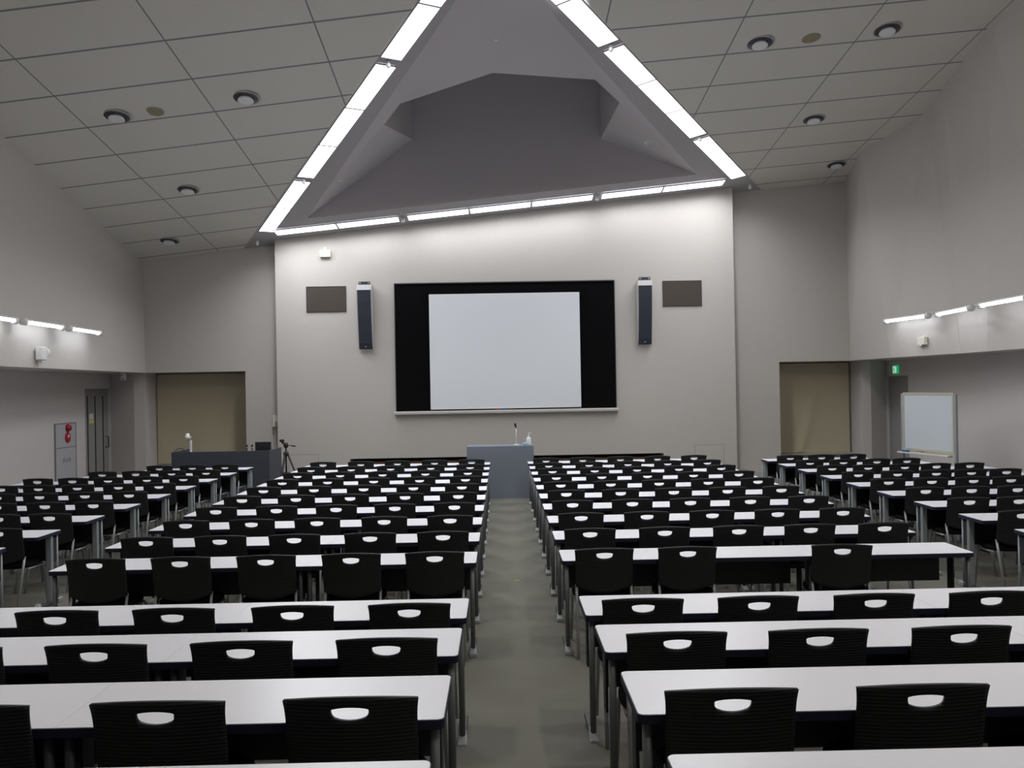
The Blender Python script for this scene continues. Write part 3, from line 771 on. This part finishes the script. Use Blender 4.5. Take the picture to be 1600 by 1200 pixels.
# ------------------------------------------------------------------ training tables
def table_model(wd, light, rl=True, rrt=True):
    t = thing('training_table', '', 'table')
    h = wd / 2; dp = 0.22
    def rr(x0, x1, y0, y1, r_, z0, z1):
        pts = []
        for sx, sy, a0 in ((1, 1, 0), (-1, 1, PI / 2), (-1, -1, PI), (1, -1, 1.5 * PI)):
            r = r_ if (rrt if sx > 0 else rl) else 0.001
            cx = (x1 - r) if sx > 0 else (x0 + r); cy = (y1 - r) if sy > 0 else (y0 + r)
            for i in range(5):
                a = a0 + i * PI / 8
                pts.append((cx + r * math.cos(a), cy + r * math.sin(a)))
        return prism(pts, z0, z1, 'Z')
    obj('tabletop', rr(-h + (0.003 if rl else 0.0008), h - (0.003 if rrt else 0.0008), -dp + 0.003, dp - 0.003, 0.022, 0.690, 0.701), 'tabletop', t)
    obj('edge_band', rr(-h, h, -dp, dp, 0.025, 0.668, 0.6985), 'edge', t)
    pn = bmesh.new(); bm_box(pn, -h + 0.06, h - 0.06, 0.198, 0.208, 0.40, 0.66)
    obj('modesty_panel', pn, 'panel', t)
    rail = bmesh.new(); bm_box(rail, -h + 0.06, h - 0.06, 0.06, 0.10, 0.635, 0.667)
    obj('rail', rail, 'panel', t)
    for s in (-1, 1):
        x = s * (h - 0.035)
        pm_ = 'pole_light' if light else 'pole'
        if light:
            obj('leg', box(x - 0.028, x + 0.028, 0.03, 0.075, 0.04, 0.668, 0.008), pm_, t)
            obj('leg', tube([(x, 0.185, 0.04), (x, 0.185, 0.668)], 0.013, 10), pm_, t)
            obj('side_plate', box(x - 0.005, x + 0.005, 0.075, 0.175, 0.42, 0.64), 'panel', t)
        else:
            joined = not (rrt if s > 0 else rl)
            obj('leg', tube([(x, -0.185, 0.04), (x, -0.185, 0.668)], 0.017, 12), 'footbase' if joined else pm_, t)
            obj('side_plate', box(x - 0.006, x + 0.006, 0.03, 0.115, 0.34, 0.66), 'panel', t)
        y1_ = 0.20 if light else 0.13
        obj('foot_bar', box(x - 0.02, x + 0.02, -0.20, y1_, 0.012, 0.045, 0.008), 'footbase', t)
        cp = bmesh.new()
        cv = [cp.verts.new(p) for p in [(x - 0.032, -0.255, 0.0), (x + 0.032, -0.255, 0.0), (x + 0.036, -0.15, 0.0), (x - 0.036, -0.15, 0.0),
                                        (x - 0.026, -0.250, 0.028), (x + 0.026, -0.250, 0.028), (x + 0.020, -0.15, 0.075), (x - 0.020, -0.15, 0.075)]]
        for f_ in ((3, 2, 1, 0), (4, 5, 6, 7), (0, 1, 5, 4), (1, 2, 6, 5), (2, 3, 7, 6), (3, 0, 4, 7)): cp.faces.new([cv[i] for i in f_])
        bmesh.ops.bevel(cp, geom=cp.edges[:], offset=0.006, segments=2, profile=0.5, affect='EDGES')
        obj('foot_cap', cp, 'foot', t)
        if light: obj('foot_cap', box(x - 0.026, x + 0.026, 0.16, 0.25, 0.0, 0.045, 0.008), 'foot', t)
    return t
_tables = {}
def place_table(x0, x1, yfar, light, label, group, ends='both'):
    rl = ends in ('both', 'left'); rrt = ends in ('both', 'right')
    key = (round(x1 - x0, 3), light, ends)
    if key in _tables: o = dup(_tables[key])
    else: o = table_model(x1 - x0, light, rl, rrt); _tables[key] = o
    yc = yfar - 0.22
    o.location = ((x0 + x1) / 2, yc, floor_z(yc))
    o['label'] = label; o['group'] = group
    return o

# ------------------------------------------------------------------ chairs
def backrest_mesh():
    bm = bmesh.new()
    N = 26
    def half(z):      # half width at height z
        t_ = (z - 0.46) / 0.34
        return 0.212 + 0.006 * math.sin(PI * min(1, max(0, t_)) * 0.9) + 0.012 * max(0, (t_ - 0.72) / 0.28) ** 2
    def pos(u, z):
        x = u * half(z)
        lean = -0.055 * (max(0.0, z - 0.458) / 0.34) ** 1.3
        y = -0.185 + lean - 0.030 * (1 - u * u)
        return Vector((x, y, z))
    zb = lambda u: 0.458 + 0.052 * abs(u) ** 2
    zt = lambda u: 0.803 - 0.017 * u * u
    hw = 0.285
    def hb(u):
        if abs(u) >= hw: return 0.757
        return 0.757 - 0.025 * max(0.0, 1 - (abs(u) / hw) ** 8) ** 0.3 - 0.012 * (1 - (u / hw) ** 2)
    def ht(u):
        if abs(u) >= hw: return 0.757
        return 0.757 + 0.005 * max(0.0, 1 - (abs(u) / hw) ** 8) ** 0.3 + 0.007 * (1 - (u / hw) ** 2)
    us = sorted(set([-1 + 2 * i / N for i in range(N + 1)] + [s_ * (hw - e_) for s_ in (-1, 1) for e_ in (0, 0.0015, 0.006, 0.014, 0.03, 0.05)]))
    us = [u for i, u in enumerate(us)]
    lo = []; hi = []
    for u in us:
        lo.append([bm.verts.new(pos(u, zb(u) + (hb(u) - zb(u)) * k / 14)) for k in range(15)])
        hi.append([bm.verts.new(pos(u, ht(u) + (zt(u) - ht(u)) * k / 3)) for k in range(4)])
    for i in range(len(us) - 1):
        for col, n in ((lo, 14), (hi, 3)):
            for k in range(n):
                f = bm.faces.new((col[i][k], col[i + 1][k], col[i + 1][k + 1], col[i][k + 1])); f.smooth = True
    bmesh.ops.remove_doubles(bm, verts=bm.verts[:], dist=0.0002)
    bmesh.ops.recalc_face_normals(bm, faces=bm.faces[:])
    bmesh.ops.solidify(bm, geom=bm.faces[:], thickness=0.012)
    return bm

def make_chair():
    t = thing('meeting_chair', '', 'chair')
    obj('backrest', backrest_mesh(), 'chairback', t)
    # seat: rounded pad
    bm = bmesh.new(); n = 32; rings = []
    for sc_, z in ((0.92, 0.405), (1.0, 0.415), (1.0, 0.438), (0.93, 0.450), (0.5, 0.446), (0.05, 0.444)):
        ring = []
        for k in range(n):
            a = 2 * PI * k / n
            ca, sa = math.cos(a), math.sin(a)
            x = 0.225 * sc_ * math.copysign(abs(ca) ** 0.6, ca); y = 0.192 * sc_ * math.copysign(abs(sa) ** 0.7, sa)
            ring.append(bm.verts.new((x, y, z)))
        rings.append(ring)
    for i in range(len(rings) - 1):
        for k in range(n):
            f = bm.faces.new((rings[i][k], rings[i][(k + 1) % n], rings[i + 1][(k + 1) % n], rings[i + 1][k])); f.smooth = True
    bm.faces.new(rings[0][::-1]); bm.faces.new(rings[-1])
    obj('seat', bm, 'seat', t)
    for s in (-1, 1):
        obj('leg', tube([(s * 0.205, -0.17, 0.52), (s * 0.208, -0.21, 0.40), (s * 0.215, -0.335, 0.008)], 0.0115, 8), 'silver', t)
        obj('leg', tube([(s * 0.205, -0.13, 0.395), (s * 0.207, 0.11, 0.392), (s * 0.21, 0.15, 0.36), (s * 0.222, 0.185, 0.008)], 0.0115, 8), 'silver', t)
        obj('back_support', tube([(s * 0.198, -0.172, 0.44), (s * 0.198, -0.178, 0.54), (s * 0.200, -0.196, 0.64)], 0.009, 8), 'chair', t)
    obj('stretcher', tube([(-0.2, 0.02, 0.393), (0.2, 0.02, 0.393)], 0.010, 8), 'silver', t)
    return t
_ch = [None]
def place_chair(x, yfar, label, group, rz=0.0, dy=0.0):
    if _ch[0] is None: o = make_chair(); _ch[0] = o
    else: o = dup(_ch[0])
    y = yfar - 0.24 + dy
    rz += random.uniform(-0.015, 0.015)
    o.location = (x + random.uniform(-0.006, 0.006), y, floor_z(y))
    o.rotation_euler = (0, 0, rz)
    o['label'] = label; o['group'] = group

ROWY = [14.941 - 0.9 * i for i in range(10)] + [5.07, 4.19, 3.28, 2.36]
def rown(i):
    if i < 10: return '%s row from the screen' % ORD[i]
    return '%s row on the ramp' % ['farthest', 'second farthest', 'second nearest', 'nearest'][i - 10]
for i, y in enumerate(ROWY):
    yl = y; yr = y
    place_table(-1.500, -0.209, yl, False, 'white-topped table nearest the aisle, left centre block, ' + rown(i), 'tables of the left centre block', 'right')
    place_table(-3.410, -1.500, yl, False, 'white-topped table away from the aisle, left centre block, ' + rown(i), 'tables of the left centre block', 'left')
    place_table(0.438, 2.36, yr, False, 'white-topped table nearest the aisle, right centre block, ' + rown(i), 'tables of the right centre block', 'left')
    place_table(2.36, 3.565, yr, False, 'white-topped table away from the aisle, right centre block, ' + rown(i), 'tables of the right centre block', 'right')
    nl, nr = {10: (4, 4), 11: (4, 4), 12: (3, 3), 13: (2, 1)}.get(i, (5, 5))
    if i == 13: nl = nr = 0
    for k in range(nl):
        place_chair(-0.515 - 0.63 * k, yl, 'black chair, left centre block, %s, %s seat from the aisle' % (rown(i), ORD[k]), 'chairs of the left centre block')
    for k in range(nr):
        if i == 9 and k in (2, 4): continue
        if i == 9 and k == 3:
            place_chair(2.56, yr, 'black chair beside an empty gap, right centre block, ' + rown(i), 'chairs of the right centre block', rz=-0.10, dy=-0.03)
            continue
        place_chair(0.745 + 0.63 * k, yr, 'black chair, right centre block, %s, %s seat from the aisle' % (rown(i), ORD[k]), 'chairs of the right centre block')

SLX = [-4.66, -5.20, -5.76, -6.28, -6.78]; SRX = [4.785, 5.31, 5.84, 6.31, 6.79]
for i in range(9):
    yl = 14.849 - 0.924 * i; yr = 14.582 - 0.9015 * i
    endl = {0: -6.10, 1: -6.66}.get(i, -7.24); endr = {0: 6.21, 1: 6.78}.get(i, 7.24)
    n = {0: 3, 1: 4}.get(i, 5)
    if i == 0:
        place_table(endl, -4.316, yl, True, 'single white-topped table, left side block, ' + rown(i), 'tables of the left side block')
        place_table(4.44, endr, yr, True, 'single white-topped table, right side block, ' + rown(i), 'tables of the right side block')
    else:
        place_table(-5.52, -4.316, yl, True, 'white-topped table at the inner end, left side block, ' + rown(i), 'tables of the left side block', 'right')
        place_table(4.44, 5.64, yr, True, 'white-topped table at the inner end, right side block, ' + rown(i), 'tables of the right side block', 'left')
        if i < 8:
            place_table(endl, -5.52, yl, True, 'white-topped table at the wall end, left side block, ' + rown(i), 'tables of the left side block', 'left')
            place_table(5.64, endr, yr, True, 'white-topped table at the wall end, right side block, ' + rown(i), 'tables of the right side block', 'right')
    for k in range(n):
        if (abs(SLX[k]) - 0.25) * 1330 / (yl - 0.5) < 783:
            place_chair(SLX[k], yl, 'black chair, left side block, %s, %s seat from the inner end' % (rown(i), ORD[k]), 'chairs of the left side block')
        if (SRX[k] - 0.25) * 1330 / (yr - 0.5) < 815:
            place_chair(SRX[k], yr, 'black chair, right side block, %s, %s seat from the inner end' % (rown(i), ORD[k]), 'chairs of the right side block')

# brass floor outlet ring in the aisle
t = thing('floor_outlet', 'small brass ring outlet in the carpet of the centre aisle', 'outlet', (0.12, 8.93, 0))
rg = bmesh.new(); n = 28
for r0, r1, z in ((0.055, 0.062, 0.004),):
    a_ = [rg.verts.new((r0 * math.cos(2 * PI * k / n), r0 * math.sin(2 * PI * k / n), z)) for k in range(n)]
    b_ = [rg.verts.new((r1 * math.cos(2 * PI * k / n), r1 * math.sin(2 * PI * k / n), z)) for k in range(n)]
    c_ = [rg.verts.new(((r1 + 0.004) * math.cos(2 * PI * k / n), (r1 + 0.004) * math.sin(2 * PI * k / n), 0)) for k in range(n)]
    for k in range(n):
        rg.faces.new((a_[k], a_[(k + 1) % n], b_[(k + 1) % n], b_[k])); rg.faces.new((b_[k], b_[(k + 1) % n], c_[(k + 1) % n], c_[k]))
obj('ring', rg, 'brass', t)
obj('lid', lathe([(0.054, 0.0), (0.054, 0.003), (0.03, 0.003)], 24), 'carpet', t)
# outlet low on the right wall behind the whiteboard
t = thing('wall_outlet', 'pale pinkish outlet box on the wall below the mobile whiteboard tray', 'outlet', (8.30, 16.75, 0.62))
obj('cover', box(-0.06, 0, -0.12, 0.12, 0, 0.18, 0.006), 'cream', t)
obj('conduit', box(-0.03, 0, -0.03, 0.03, -0.62, 0.0), 'cream', t)
